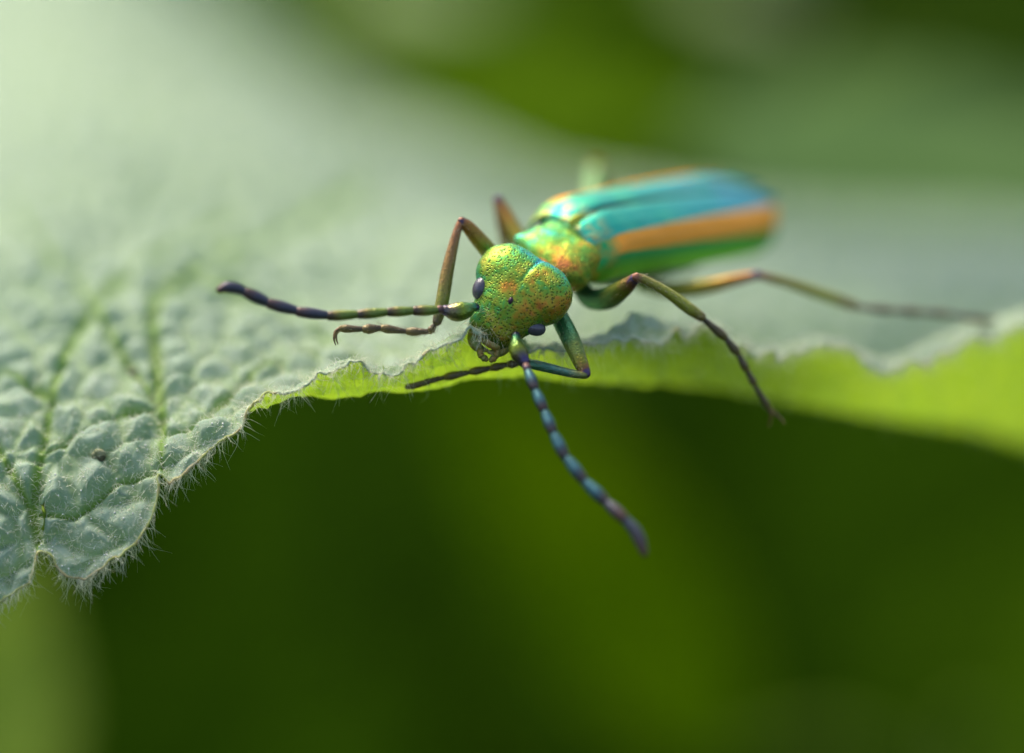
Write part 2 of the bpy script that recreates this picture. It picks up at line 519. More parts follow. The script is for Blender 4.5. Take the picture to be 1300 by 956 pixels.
# finite-difference tangents, limited so the unequal spacing of the curves does not overshoot
dl = np.linalg.norm(np.diff(curves, axis=0), axis=-1)                      # (7, NU)
tan = np.zeros_like(curves)
for j in range(nk):
    a, b = max(j - 1, 0), min(j, nk - 2)
    va = (curves[a + 1] - curves[a]) / dl[a][:, None]; vb = (curves[b + 1] - curves[b]) / dl[b][:, None]
    wa, wb = dl[b][:, None], dl[a][:, None]
    tan[j] = (va * wa + vb * wb) / (wa + wb)
seg = dl[ki][:, :, None]
m1, m2 = tan[ki] * seg, tan[ki + 1] * seg
h00 = 2 * kf ** 3 - 3 * kf ** 2 + 1; h10 = kf ** 3 - 2 * kf ** 2 + kf; h01 = -2 * kf ** 3 + 3 * kf ** 2; h11 = kf ** 3 - kf ** 2
G = h00 * p1 + h10 * m1 + h01 * p2 + h11 * m2                              # (NV, NU, 3)
arcw = np.concatenate([np.zeros((1, NU)), np.cumsum(np.linalg.norm(np.diff(G, axis=0), axis=-1), 0)], 0)
def grid_normals(G):
    n = np.cross(np.gradient(G, axis=1), np.gradient(G, axis=0))
    n = unit(n)
    return np.where((n[..., 1:2] < -2), -n, n)
Nn = grid_normals(G)
if Nn[NV // 2, NU // 2] @ np.array([0, 0.93, -0.37]) < 0: Nn = -Nn

def worley3(p, seed, jit=0.85):
    i = np.floor(p).astype(np.int64)
    f1 = np.full(p.shape[:-1], 9.0); f2 = f1.copy()
    for dx in (-1, 0, 1):
        for dy in (-1, 0, 1):
            for dz in (-1, 0, 1):
                c = [i[..., 0] + dx, i[..., 1] + dy, i[..., 2] + dz]
                d = np.sqrt(sum((c[k] + .5 + jit * (_hash(c[0], c[1], c[2], seed + 101 * k) - .5) - p[..., k]) ** 2 for k in range(3)))
                f2 = np.minimum(np.maximum(f1, d), f2); f1 = np.minimum(f1, d)
    return f1, f2

PX = to_px(G)
def polydist(P, pts):
    best = np.full(P.shape[:-1], 1e9)
    pts = np.asarray(pts, float)
    for a, b in zip(pts[:-1], pts[1:]):
        ab = b - a; t = np.clip(((P - a) @ ab) / (ab @ ab), 0, 1)
        best = np.minimum(best, np.linalg.norm(P - (a + t[..., None] * ab), axis=-1))
    return best
VEINS = [([(201, 597), (203, 555), (203, 510), (197, 450), (193, 400), (197, 378), (232, 355), (285, 320), (360, 280), (470, 235)], 8),
         ([(50, 700), (41, 650), (50, 575), (66, 500), (92, 430), (135, 372), (200, 320), (300, 260)], 7),
         ([(203, 510), (150, 440), (90, 345), (20, 270)], 5), ([(41, 650), (10, 590), (-30, 520)], 5),
         ([(50, 575), (110, 540), (150, 520), (203, 510)], 4), ([(41, 650), (95, 655), (115, 640), (150, 610), (201, 597)], 4), ([(66, 500), (20, 480), (-40, 460)], 4),
         ([(460, 459), (430, 430), (380, 395), (300, 360), (232, 355)], 4), ([(203, 555), (260, 520), (320, 470), (400, 440)], 4)]
major = np.zeros(G.shape[:2])
for pts, w in VEINS:
    major = np.maximum(major, np.exp(-(polydist(PX, pts) / w) ** 2))
aX, aW = G[..., 0], arcw
warp = np.stack([aX, aW, np.zeros_like(aX)], -1)
wa = (noise(warp, 0.4, 11, 2) - .5) * 0.9; wb = (noise(warp, 0.4, 12, 2) - .5) * 0.9
WP = G + np.stack([wa, wb, wb - wa], -1) * .6
f1, f2 = worley3(WP / 1.62, 5)
e1 = f2 - f1
f1b, f2b = worley3(WP / 1.05, 9)
e2 = f2b - f1b
xb = np.clip(e1 / .62, 0, 1); big = .65 * xb * xb * (3 - 2 * xb) + .35 * np.sin(xb * math.pi / 2); xs_ = np.clip(e2 / .6, 0, 1); sml = .7 * xs_ * xs_ * (3 - 2 * xs_) + .3 * np.sin(xs_ * math.pi / 2)
fade = sstep(0.0, 0.7, arcw)
amp = fade * (0.55 + 0.45 * sstep(700, 200, PX[..., 0])) * (1 - 0.6 * sstep(330, 420, PX[..., 0]) * sstep(2.6, 2.0, kpar)[:, None])
disp = amp * (0.54 * (big - 0.6) + 0.09 * (sml - 0.6) - 0.32 * major) + 0.10 * (noise(warp, 1.3, 21, 2) - .5) * fade
disp += (noise(warp, 0.12, 31, 2) - .5) * 1.2 * sstep(3, 14, arcw)
# crinkle of the free edge
disp += (1 - fade) * (noise(warp * np.array([1, .5, 0]), 1.7, 41, 3) - .5) * 0.6 * sstep(-100, 260, PX[..., 0])
G2 = G + Nn * disp[..., None]
vein = np.clip(np.maximum(major, np.maximum(0.45 * sstep(0.22, 0.0, e1), 0.2 * sstep(0.12, 0.0, e2))), 0, 1) * sstep(0.05, 0.4, arcw)
idx = np.arange(NV * NU).reshape(NV, NU)
lf = np.stack([idx[:-1, :-1], idx[:-1, 1:], idx[1:, 1:], idx[1:, :-1]], -1).reshape(-1, 4)
N2 = grid_normals(G2)
if N2[NV // 2, NU // 2] @ np.array([0, 0.93, -0.37]) < 0: N2 = -N2
lv = W(G2.reshape(-1, 3))
# orient so that the upper side is the front
q = lf[len(lf) // 2]
nw = np.cross(lv[q[1]] - lv[q[0]], lv[q[2]] - lv[q[0]])
if nw[2] < 0: lf = lf[:, ::-1]
lbase = W(G2[-1, NU // 3])
leaf = mesh('leaf', lv, lf, M_LEAF, attrs={'vein': vein.ravel()}, base=tuple(lbase), fix=False)
tag(leaf, 'large pale green hairy quilted leaf with a crinkled edge under the beetle', 'leaf')

mp = G2[0]
mr = 0.055 + 0.09 * (noise(mp, 2.5, 51, 3) - .5)
mv, mf, ma = tube(mp[::1], mr[::1], n=NU, sides=8)
mesh('margin', W(mv), mf, M_MARGIN, parent=leaf, attrs={'along': ma})
# leaf stalk from the far edge down to the soil
pa = G2[-1, NU // 3]
pw = W(pa); pg = np.array([pw[0] + 0.01, pw[1] + 0.03, ground_z(pw[0] + 0.01, pw[1] + 0.03) - 0.004])
pts = np.array([pw - np.array([0, 0.004, -0.001]), pw + np.array([0.001, 0.012, -0.006]), 0.5 * pw + 0.5 * pg + np.array([0, 0.012, 0.0]), pg])
sv, sf, sa = tube(unW(pts), [1.1, 1.5, 1.9, 2.4], n=30, sides=10)
mesh('stalk', W(sv), sf, mat_stem('leaf_stalk', (0.03, 0.07, 0.004), (0.05, 0.10, 0.008)), parent=leaf)

def hairs(name, roots, dirs, lens, rad, parent, mat, curl=0.5, gravity=0.35, nseg=4):
    """bent tapering three-sided hairs as one mesh (roots, dirs in camera mm)"""
    n = len(roots)
    dirs = unit(dirs)
    side = unit(np.cross(dirs, rng.normal(size=(n, 3))))
    down = np.array([0, -math.cos(PITCH), math.sin(PITCH)]) * -1
    down = np.array([0, -math.cos(PITCH), -math.sin(PITCH)]) if False else unW(FOC + np.array([0, 0, -S]))
    bend = side * (rng.normal(size=(n, 1)) * curl) + down * gravity * rng.uniform(0.3, 1.6, (n, 1))
    wob = np.cross(dirs, side) * rng.normal(size=(n, 1)) * curl
    t = np.linspace(0, 1, nseg + 1)
    pth = roots[:, None] + lens[:, None, None] * (dirs[:, None] * t[None, :, None] + bend[:, None] * (t[None, :, None] ** 2) * 0.5 + wob[:, None] * np.sin(t * 4.2)[None, :, None] * .16)
    b2 = unit(np.cross(dirs, side))
    ang = np.array([0, 2.094, 4.189])
    r = rad[:, None] * (1 - 0.82 * t[None])
    ring = np.cos(ang)[None, None, :, None] * side[:, None, None] + np.sin(ang)[None, None, :, None] * b2[:, None, None]
    v = pth[:, :, None] + r[:, :, None, None] * ring
    v = v.reshape(-1, 3)
    m = nseg + 1
    ii = np.arange(n * m * 3).reshape(n, m, 3)
    nx = np.roll(ii, -1, 2)
    f = np.stack([ii[:, :-1], nx[:, :-1], nx[:, 1:], ii[:, 1:]], -1).reshape(-1, 4)
    ob = mesh(name, W(v), f, mat, parent=parent, fix=False)
    ob['kind'] = 'stuff'
    return ob

def pick(weight, n):
    w = weight.ravel() / weight.sum()
    i = rng.choice(len(w), n, p=w)
    return np.unravel_index(i, weight.shape)
jit = lambda n, s: rng.normal(size=(n, 3)) * s
cell = np.linalg.norm(np.cross(np.gradient(G2, axis=0), np.gradient(G2, axis=1)), axis=-1)
R_, D_, L_, T_ = [], [], [], []
def addh(r, d, l, t):
    R_.append(r); D_.append(d); L_.append(l); T_.append(t)
# upper side near the edge
w = cell * np.exp(-arcw / 2.0) * (PX[..., 0] > -60)
n = 5200; ij = pick(w, n)
addh(G2[ij], N2[ij] + jit(n, .45), rng.uniform(.14, .48, n), rng.uniform(.008, .013, n))
# further back on the blade
w = cell * np.exp(-((arcw - 5) / 6.0) ** 2) * (PX[..., 0] > -60) * (PX[..., 0] < 760) * (arcw > 1)
n = 3800; ij = pick(w, n)
addh(G2[ij], N2[ij] + jit(n, .4), rng.uniform(.15, .4, n), rng.uniform(.010, .016, n))
# along the free edge, pointing out and down
n = 2300; e = rng.integers(20, NU - 20, n)
outw = unit(G2[0, e] - G2[4, e])
addh(G2[0, e] + jit(n, .02), outw + jit(n, .6) - 0.15 * N2[0, e], rng.uniform(.3, .85, n) * (0.7 + .5 * rng.random(n)), rng.uniform(.009, .014, n))
# underside of the turned-up edge
w = cell * (sstep(2.35, 1.3, kpar) * (kpar > 1))[:, None] * (PX[..., 0] > 250)
n = 2000; ij = pick(w, n)
addh(G2[ij], -N2[ij] + jit(n, .7), rng.uniform(.25, .7, n), rng.uniform(.008, .013, n))
hairs('leaf_hair', np.vstack(R_), np.vstack(D_), np.concatenate(L_), np.concatenate(T_), leaf, M_HAIR, curl=1.1, gravity=.6, nseg=5)

# ------------------------------------------------------------------ the beetle
A_ = unit([0.60, 0.115, 0.79])                # head -> tail
T0 = np.array([0.70, -0.54, -0.467]); T_b = unit(T0 - A_ * (T0 @ A_))      # towards the beetle's left side
U_ = np.cross(A_, T_b); U_ = U_ if U_[1] > 0 else -U_
O_ = C(757, 265, 3.5)                          # where the wing cases meet at their base

feet = W(C(700, 440, 4))
beetle = thing('beetle', 'metallic green beetle with orange striped wing cases climbing over the leaf edge', 'beetle', tuple(feet))

# head, from several rounded masses
e1_ = unit([0.80, -0.57, -0.22]); e2_ = np.array([-0.60, -0.78, -0.10]); e2_ = unit(e2_ - e1_ * (e2_ @ e1_))
e3_ = np.cross(e1_, e2_); e3_ = e3_ if e3_[2] < 0 else -e3_
FH = np.array([e1_, e2_, e3_])
hc = C(662, 370, 0.5)
def head_sdf(p):
    d = ellip(p, C(639, 345, 0.72), FH, (1.0, 1.08, 0.84))
    d = smin(d, ellip(p, C(691, 376, 0.35), FH, (1.06, 1.10, 0.90)), 0.22)
    d = smin(d, ellip(p, C(664, 364, 0.52), FH, (1.72, 1.26, 1.06)), 0.65)
    d = smin(d, ellip(p, C(655, 378, 0.40), FH, (1.3, 1.0, 0.96)), 0.4)
    d = smin(d, ellip(p, C(645, 391, 0.35), FH, (1.40, 0.92, 0.92)), 0.38)
    d = smin(d, ellip(p, C(630, 410, 0.25), FH, (1.18, 0.74, 0.62)), 0.35)
    d = smin(d, ellip(p, C(620, 424, 0.35), FH, (0.90, 0.42, 0.42)), 0.25)
    return d
hv, hf = star(hc, head_sdf, 3.5, 6)
hq = (hv - hc) @ FH.T
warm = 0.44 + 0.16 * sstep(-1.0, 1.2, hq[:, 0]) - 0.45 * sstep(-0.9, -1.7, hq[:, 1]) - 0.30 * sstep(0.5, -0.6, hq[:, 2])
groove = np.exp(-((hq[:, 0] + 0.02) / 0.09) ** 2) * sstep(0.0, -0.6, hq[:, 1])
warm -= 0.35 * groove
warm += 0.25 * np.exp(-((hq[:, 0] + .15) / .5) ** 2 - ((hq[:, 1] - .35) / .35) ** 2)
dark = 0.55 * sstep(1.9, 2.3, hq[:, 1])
hv = hv + unit(hv - hc) * ((noise(hv, 2.2, 61, 2) - .5) * 0.08 - 0.045 * groove * (hq[:, 2] > 0))[:, None]

# pronotum
Ap = np.array([0.67, 0.48, 0.57]); Ap = unit(Ap - T_b * (Ap @ T_b))
Upn = np.cross(Ap, T_b); Upn = Upn if Upn[1] > 0 else -Upn
pc = C(716, 305, 2.2) - Upn * 0.85
d, pf = ico(6)
def pron(d):
    wx = np.where(d[:, 1] < 0, 1.62, 1.48)
    q = (np.abs(d[:, 0] / wx) ** 3.2 + np.abs(d[:, 1] / 1.36) ** 3.2 + np.abs(d[:, 2] / 0.86) ** 3.2) ** (-1 / 3.2)
    return d * q[:, None]
pq = pron(d)
pq[:, 2] += np.where(pq[:, 2] > 0, 1, 0) * (-0.05 * np.exp(-((pq[:, 1] - .95) / .10) ** 2))
for cx_, cy_, cz_, ra, am in ((1.25, -.45, -.1, .3, .26), (-1.45, -.85, .3, .32, .30), (.55, -.1, .85, .45, .03), (-.55, -.1, .85, .45, .03)):
    gs = np.exp(-(((pq - np.array([cx_, cy_, cz_])) / ra) ** 2).sum(1))
    pq = pq + unit(pq) * (gs * am)[:, None]
pv = pc + pq @ np.array([T_b, Ap, Upn])
pv = pv + unit(pv - pc) * ((noise(pv, 2.6, 71, 2) - .5) * 0.05)[:, None]
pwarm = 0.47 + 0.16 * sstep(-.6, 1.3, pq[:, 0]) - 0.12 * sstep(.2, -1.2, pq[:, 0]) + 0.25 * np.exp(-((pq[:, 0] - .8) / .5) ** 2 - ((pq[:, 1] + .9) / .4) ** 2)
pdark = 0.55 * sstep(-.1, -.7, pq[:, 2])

# neck, thorax underside and abdomen
nv_, nf_, na_ = tube([C(722, 322, 3.2) - Upn * .8, C(700, 343, 2.4), C(686, 347, 2.0), C(668, 356, 1.5)], [.80, .72, .66, .6], n=24, sides=28)
tv_, tf_, ta_ = tube([O_ + A_ * (-1.4) - U_ * 1.75 - Upn * .1, O_ + A_ * .8 - U_ * 1.95, O_ + A_ * 3 - U_ * 2.05, O_ + A_ * 7 - U_ * 1.95, O_ + A_ * 10.2 - U_ * 1.6, O_ + A_ * 11.8 - U_ * 1.35],
                     [.75, 1.5, 1.7, 1.6, 1.1, .4], n=60, sides=36, flat=0.98)
# ventral surface with transverse segment furrows
ring = (tv_ - O_) @ A_
tv_ = tv_ - (unit(tv_ - (O_ + np.outer(ring, A_) - U_ * 1.5))) * (0.10 * np.exp(-(((ring % 1.7) - .85) / .13) ** 2) * (ring > 3.2))[:, None]
mv_, mf_ = ico(5)
mv_ = O_ - A_ * .72 - U_ * 1.22 + (mv_ * np.array([1.72, .85, .84])) @ np.array([T_b, A_, U_])
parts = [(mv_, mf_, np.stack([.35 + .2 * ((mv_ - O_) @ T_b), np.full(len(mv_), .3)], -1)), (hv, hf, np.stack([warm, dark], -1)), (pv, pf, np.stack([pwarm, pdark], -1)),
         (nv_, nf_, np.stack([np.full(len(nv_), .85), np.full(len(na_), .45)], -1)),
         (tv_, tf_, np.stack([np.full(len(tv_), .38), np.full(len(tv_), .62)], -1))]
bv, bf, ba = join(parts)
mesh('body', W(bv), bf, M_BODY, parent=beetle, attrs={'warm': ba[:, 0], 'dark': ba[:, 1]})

# wing cases
L_E = 13.9
def elytron(sg):
    nx, na = 90, 56
    xs = np.linspace(0, 1, nx) ** 1.0
    th = np.linspace(0, 1, na)
    hw = np.interp(xs, [0, .02, .05, .12, .3, .5, .72, .82, .89, .94, .975, 1], [1.75, 1.98, 2.14, 2.26, 2.32, 2.40, 2.44, 2.30, 2.04, 1.65, 1.2, .55])
    hw = smooth1(hw[:, None], 2)[:, 0]
    t0 = 0.02 + 0.34 * np.clip((xs - .82) / .18, 0, 1) ** 2
    H = 1.58 * np.interp(xs, [0, .05, .3, .8, .95, 1], [.9, 1, 1.05, 1.0, .8, .5])
    u0 = -0.62 * np.clip(1 - xs / .14, 0, 1) ** 2 + 0.12 * np.sin(math.pi * xs) - 0.5 * np.clip((xs - .72) / .28, 0, 1) ** 2
    ang = th * math.radians(98)
    X, TH = np.meshgrid(xs, th, indexing='ij')
    tt = t0[:, None] + (hw - t0)[:, None] * np.sin(ang)[None] ** 0.86
    uu = u0[:, None] - H[:, None] * (1 - np.cos(ang)[None] ** 1 if False else (1 - np.cos(ang)))[None] if False else u0[:, None] - H[:, None] * (1 - np.cos(ang))[None, :]
    uu -= 0.06 * np.exp(-(TH / .04) ** 2) - 0.02 * np.exp(-((TH - .09) / .05) ** 2)
    uu += 0.02 * np.exp(-((TH - .36) / .03) ** 2) * np.sin(math.pi * X) + 0.02 * np.exp(-((TH - .24) / .03) ** 2) * np.sin(math.pi * X)
    b = np.exp(-((X - .075) / .045) ** 2 - ((TH - .62) / .14) ** 2)
    tt += .06 * b; uu += .05 * b
    p = O_ + (X * L_E - 1.35)[..., None] * A_ + sg * tt[..., None] * T_b + uu[..., None] * U_
    p += U_ * (.06 * (noise(p, 1.4, 81 + sg, 2) - .5))[..., None]
    ii = np.arange(nx * na).reshape(nx, na)
    f = np.stack([ii[:-1, :-1], ii[1:, :-1], ii[1:, 1:], ii[:-1, 1:]], -1).reshape(-1, 4)
    wv = W(p.reshape(-1, 3))
    q = f[len(f) // 2]
    if np.cross(wv[q[1]] - wv[q[0]], wv[q[2]] - wv[q[0]])[2] < 0: f = f[:, ::-1]
    ob = mesh('elytron', wv, f, M_ELY, parent=beetle, attrs={'arc': TH.ravel(), 'along': X.ravel()}, fix=False)
    md = ob.modifiers.new('thick', 'SOLIDIFY'); md.thickness = 0.09 * S; md.offset = -1
    return ob
elytron(1); elytron(-1)
# small triangular plate between the wing-case bases
sv, sf, sa = tube([O_ - A_ * 1.15 - U_ * .52, O_ - A_ * .8 - U_ * .34, O_ - A_ * .2 - U_ * .16], [.26, .22, .06], n=14, sides=16, flat=.3)
mesh('scutellum', W(sv), sf, mat_plain('scutellum_plate', (.05, .35, .2), (.35, .38, .04), .35, .8), parent=beetle)

# eyes, forehead spot
def blob(c, fr, r, sub=4, lump=0.0, seed=0):
    v, f = ico(sub)
    p = np.asarray(c) + (v * np.asarray(r)) @ np.asarray(fr)
    if lump: p = p + v @ np.asarray(fr) * ((noise(p, 3, seed, 2) - .5) * lump)[:, None]
    return p, f
def frame(d, ref=(0, 0, -1)):
    d = unit(d); a = unit(np.cross(d, np.asarray(ref, float))); return np.array([a, d, np.cross(a, d)])
v, f = blob(C(610.5, 366, .30), frame([.35, 1, 0]), (.33, .48, .42))
mesh('eye', W(v), f, M_EYE, parent=beetle)
v, f = blob(C(678.5, 416, .0), frame([.8, -.25, .2]), (.32, .46, .38))
mesh('eye', W(v), f, M_EYE, parent=beetle)
v, f = blob(C(648.5, 382, -.62), frame([.4, 1, 0]), (.11, .16, .10), 3)
mesh('frontal_spot', W(v), f, mat_plain('spot', (.03, .015, .03), (.10, .03, .05), .3, .5), parent=beetle)

# mouthparts
M_MOUTH = mat_plain('mouthpart', (.18, .24, .06), (.36, .22, .06), .45, .4, 3)
v, f = blob(C(621, 432, .1), FH, (.55, .26, .22), 4, .10, 3)
mesh('labrum', W(v), f, M_MOUTH, parent=beetle)
for pts in ([(604, 418), (602, 431), (607, 441), (618, 445)], [(639, 432), (640, 440), (633, 447), (621, 447)]):
    v, f, a = tube([C(x, y, .25) for x, y in pts], [.25, .27, .20, .08], n=20, sides=14, flat=.7)
    mesh('mandible', W(v), f, M_MOUTH, parent=beetle)
M_PALP = mat_plain('palp', (.16, .20, .05), (.34, .20, .05), .45, .3, 4)
for pts in ([(611, 441, .2), (609, 449, .1), (612, 453, .1), (617, 456, .1)], [(630, 441, .2), (632, 447, .1), (629, 453, .1), (624, 457, .1)]):
    q = [C(*p) for p in pts]
    v, f, a = join([tube([q[i], (q[i] * .4 + q[i + 1] * .6), q[i + 1]], [.10, .15, .11], n=10, sides=10) for i in range(3)])
    mesh('palp', W(v), f, M_PALP, parent=beetle)

# antennae
M_ANT_R = mat_leg('antenna_bronze', [(0.0, (.10, .14, .02)), (.5, (.14, .20, .03)), (.85, (.14, .11, .03)), (1, (.07, .05, .03))], .5, .36)
M_ANT_RT = mat_leg('antenna_violet', [(0.0, (.045, .05, .06)), (.6, (.05, .05, .07)), (1, (.08, .045, .04))], .45, .35)
M_ANT_L = mat_leg('antenna_teal', [(0.0, (.035, .10, .10)), (.55, (.04, .13, .15)), (.82, (.04, .06, .07)), (1, (.07, .045, .04))], .55, .38)
M_ANT_LT = mat_leg('antenna_dusk', [(0.0, (.05, .07, .09)), (.5, (.06, .055, .065)), (1, (.10, .05, .035))], .45, .4)
M_SCAPE = mat_leg('antenna_base', [(0.0, (.05, .05, .09)), (.2, (.05, .20, .09)), (.55, (.18, .24, .02)), (.85, (.14, .12, .06)), (1, (.07, .05, .12))], .7, .28)
M_JOINT = mat_plain('antenna_joint', (.06, .04, .07), (.16, .08, .05), .35, .5, 5)

def antenna(scape, segs, mats, z0, z1, r_scape):
    pts, rr = zip(*scape)
    v, f, a = tube([C(*p) for p in pts], rr, n=28, sides=20)
    root = mesh('antenna', W(v), f, M_SCAPE, parent=beetle, attrs={'along': a})
    n = len(segs)
    for i, (pts, r) in enumerate(segs):
        r = r * .93
        z = np.linspace(z0 + (z1 - z0) * i / n, z0 + (z1 - z0) * (i + 1) / n, len(pts))
        q = [C(p[0], p[1], zz) for p, zz in zip(pts, z)]
        if len(q) == 2:
            q = [q[0], q[0] * .75 + q[1] * .25, q[0] * .35 + q[1] * .65, q[1]]
            rad = [r * .70, r * .88, r * 1.02, r * .90]
        else:
            rad = list(np.interp(np.linspace(0, 1, len(q)), [0, .2, .75, 1], [r * .78, r, r, r * .62]))
        v, f, a = tube(q, rad, n=22, sides=16)
        mesh('segment', W(v), f, mats[min(i, len(mats) - 1)], parent=root, attrs={'along': a})
antenna([((604, 390, -.3), .16), ((600, 390, -.35), .20), ((590, 394, -.4), .36), ((578, 396, -.45), .38), ((566, 394, -.5), .22)],
        [([(562, 393), (557, 393)], .19), ([(556, 393.5), (528, 394.5)], .235), ([(526, 394.5), (495, 396)], .225), ([(493, 396), (457, 399)], .225), ([(455, 399), (419, 401)], .235),
         ([(417, 400.5), (380, 396)], .245), ([(378, 395), (343, 385.5)], .255), ([(341, 384.5), (314, 372)], .26), ([(312, 371), (300, 366), (288, 364.5), (279, 368)], .245)],
        [M_JOINT, M_ANT_R, M_ANT_R, M_ANT_R, M_ANT_R, M_ANT_RT, M_ANT_RT, M_ANT_RT, M_ANT_RT], -.5, -2.4, .36)
antenna([((655, 426, -.5), .17), ((655, 431, -.6), .20), ((656, 441, -.75), .32), ((660, 450, -.85), .35), ((665, 458, -.95), .24)],
        [([(667, 462), (669, 468)], .19), ([(669.5, 470), (678, 491)], .235), ([(679, 494), (689.5, 518)], .235), ([(690.5, 521), (701, 546)], .24), ([(702, 549), (716, 577)], .25),
         ([(718, 580), (739, 607)], .26), ([(741, 610), (767, 635)], .265), ([(769, 637), (791, 657)], .265), ([(793, 659), (805, 672), (813, 687), (818, 702)], .255)],
        [M_JOINT, M_ANT_L, M_ANT_L, M_ANT_L, M_ANT_L, M_ANT_L, M_ANT_L, M_ANT_LT, M_ANT_LT], -1.0, -4.6, .36)

# legs
M_FEM = mat_leg('femur_green', [(0.0, (.05, .12, .04)), (.4, (.06, .22, .08)), (.75, (.20, .20, .02)), (.93, (.24, .10, .04)), (1, (.08, .05, .11))], .7, .36)
M_FEM_B = mat_leg('femur_bronze', [(0.0, (.12, .18, .02)), (.4, (.24, .22, .02)), (.75, (.28, .13, .02)), (.95, (.20, .09, .04)), (1, (.06, .04, .09))], .65, .36)
M_TIB = mat_leg('tibia_olive', [(0.0, (.24, .09, .05)), (.2, (.26, .23, .04)), (.7, (.30, .31, .03)), (1, (.18, .13, .03))], .45, .45)
M_TIB_B = mat_leg('tibia_copper', [(0.0, (.30, .12, .05)), (.45, (.26, .15, .04)), (.8, (.20, .22, .03)), (1, (.08, .05, .05))], .5, .4)
M_TIB_G = mat_leg('tibia_teal', [(0.0, (.20, .20, .04)), (.4, (.06, .18, .14)), (1, (.08, .20, .10))], .6, .38)
M_TAR = mat_leg('tarsus_brown', [(0.0, (.06, .045, .025)), (.5, (.10, .075, .03)), (1, (.15, .11, .03))], .3, .45)
M_CLAW = mat_plain('claw', (.20, .12, .03), (.10, .06, .02), .4, .2, 5)
M_SETA = mat_plain('leg_bristle', (.30, .26, .15), (.45, .40, .25), .4, 0)

def leg(femur, tibia, tarsus, claw=None, mats=(None, None, None), label=None):
    def tb(q, n=30, sides=18, flat=1.0):
        return tube([C(*p[:3]) for p in q], [p[3] * 1.1 for p in q], n=n, sides=sides, flat=flat)
    v, f, a = tb(femur, flat=.85)
    root = mesh('leg', W(v), f, mats[0] or M_FEM, parent=beetle, attrs={'along': a})
    if label: root['label'] = label
    v, f, a = tb(tibia)
    mesh('tibia', W(v), f, mats[1] or M_TIB, parent=root, attrs={'along': a})
    R, Dd, Ll = [], [], []
    for q, n in ((femur, 70), (tibia, 130), (tarsus, 110)):
        if q is None: continue
        c = spline(np.array([np.append(C(*p[:3]), p[3]) for p in q]), n)
        tg = unit(np.gradient(c[:, :3], axis=0)); rd = unit(np.cross(tg, rng.normal(size=(n, 3))))
        R.append(c[:, :3] + rd * c[:, 3:] * .9); Dd.append(rd * .6 + tg * 1.0); Ll.append(rng.uniform(.12, .26, n))
    if tarsus is not None:
        k = len(tarsus)
        segs = []
        for i in range(k - 1):
            p, q = np.array(tarsus[i]), np.array(tarsus[i + 1])
            a0, a1 = p * .97 + q * .03, p * .06 + q * .94
            segs.append(tube([C(*a0[:3]), C(*(a0 * .6 + a1 * .4)[:3]), C(*(a0 * .2 + a1 * .8)[:3]), C(*a1[:3])], [p[3] * .68, p[3] * .95, p[3] * 1.25, p[3] * 1.0], n=14, sides=12))
        v, f, a = join(segs)
        mesh('tarsus', W(v), f, mats[2] or M_TAR, parent=root, attrs={'along': a})
    if claw:
        for c in claw:
            v, f, a = tube([C(*p) for p in c], np.linspace(.09, .02, len(c)), n=14, sides=8)
            mesh('claw', W(v), f, M_CLAW, parent=root)
    hairs('bristle', np.vstack(R), np.vstack(Dd), np.concatenate(Ll), np.full(len(np.vstack(R)), .010), root, M_SETA, curl=.15, gravity=0, nseg=2)
    return root

# front leg on the far side, its foot on the leaf
leg([(648, 350, 2.2, .28), (632, 332, 1.9, .33), (612, 309, 1.5, .31), (594, 288, 1.2, .24), (586, 281, 1.1, .16)],
    [(584.5, 282, 1.1, .13), (577, 305, 1.0, .17), (568, 345, .8, .23), (561, 385, .6, .24), (555, 408, .5, .17)],
    [(553, 411, .5, .13), (546, 421, .6, .15), (517, 421, .7, .15), (484, 416.5, .6, .17), (463, 418, .5, .14), (432, 417, .4, .11)],
    [[(432, 417, .4), (426, 421, .35), (424, 430, .3), (426, 438, .35)], [(432, 418, .6), (427, 423, .7), (427, 430, .7), (429, 437, .7)]], (M_FEM_B, M_TIB_B, M_TAR), 'bronze front leg with its foot on the leaf')
# front leg on the near side, folded under the rim
leg([(705, 392, 1.4, .30), (713, 408, 1.0, .34), (725, 432, .4, .34), (737, 460, -.2, .27), (743, 474, -.4, .20)],
    [(742, 476, -.45, .15), (725, 474, -.3, .15), (700, 468, 0, .17), (680, 463.5, .3, .18), (664, 461, .6, .15)],
    [(660, 461, .7, .14), (646, 462.5, .9, .14), (624, 467, 1.1, .14), (598, 472, 1.2, .14), (565, 479, 1.3, .14), (515, 491, 1.3, .12)],
    None, (M_FEM, M_TIB_G, M_TAR), 'green front leg folded sharply below the head')
# middle leg on the near side, hanging over the rim
leg([(736, 366, 3.2, .30), (750, 379, 2.8, .38), (772, 379, 2.0, .40), (792, 366, 1.2, .32), (806, 354, .7, .20)],
    [(808, 352, .6, .17), (822, 357, .7, .16), (848, 372, .9, .19), (874, 391, 1.2, .22), (890, 402, 1.4, .18)],
    [(892, 404, 1.4, .15), (921, 429, 1.8, .15), (936, 448, 2.1, .14), (948, 470, 2.4, .13), (958, 488, 2.7, .12), (977, 519, 3.1, .11)],
    [[(977, 519, 3.1), (984, 525, 3.1), (992, 532, 3.1), (996, 538, 3.0)], [(977, 519, 3.1), (979, 528, 3.2), (978, 537, 3.3), (976, 542, 3.3)]], (M_FEM, M_TIB, M_TAR), 'green middle leg hanging over the leaf edge')
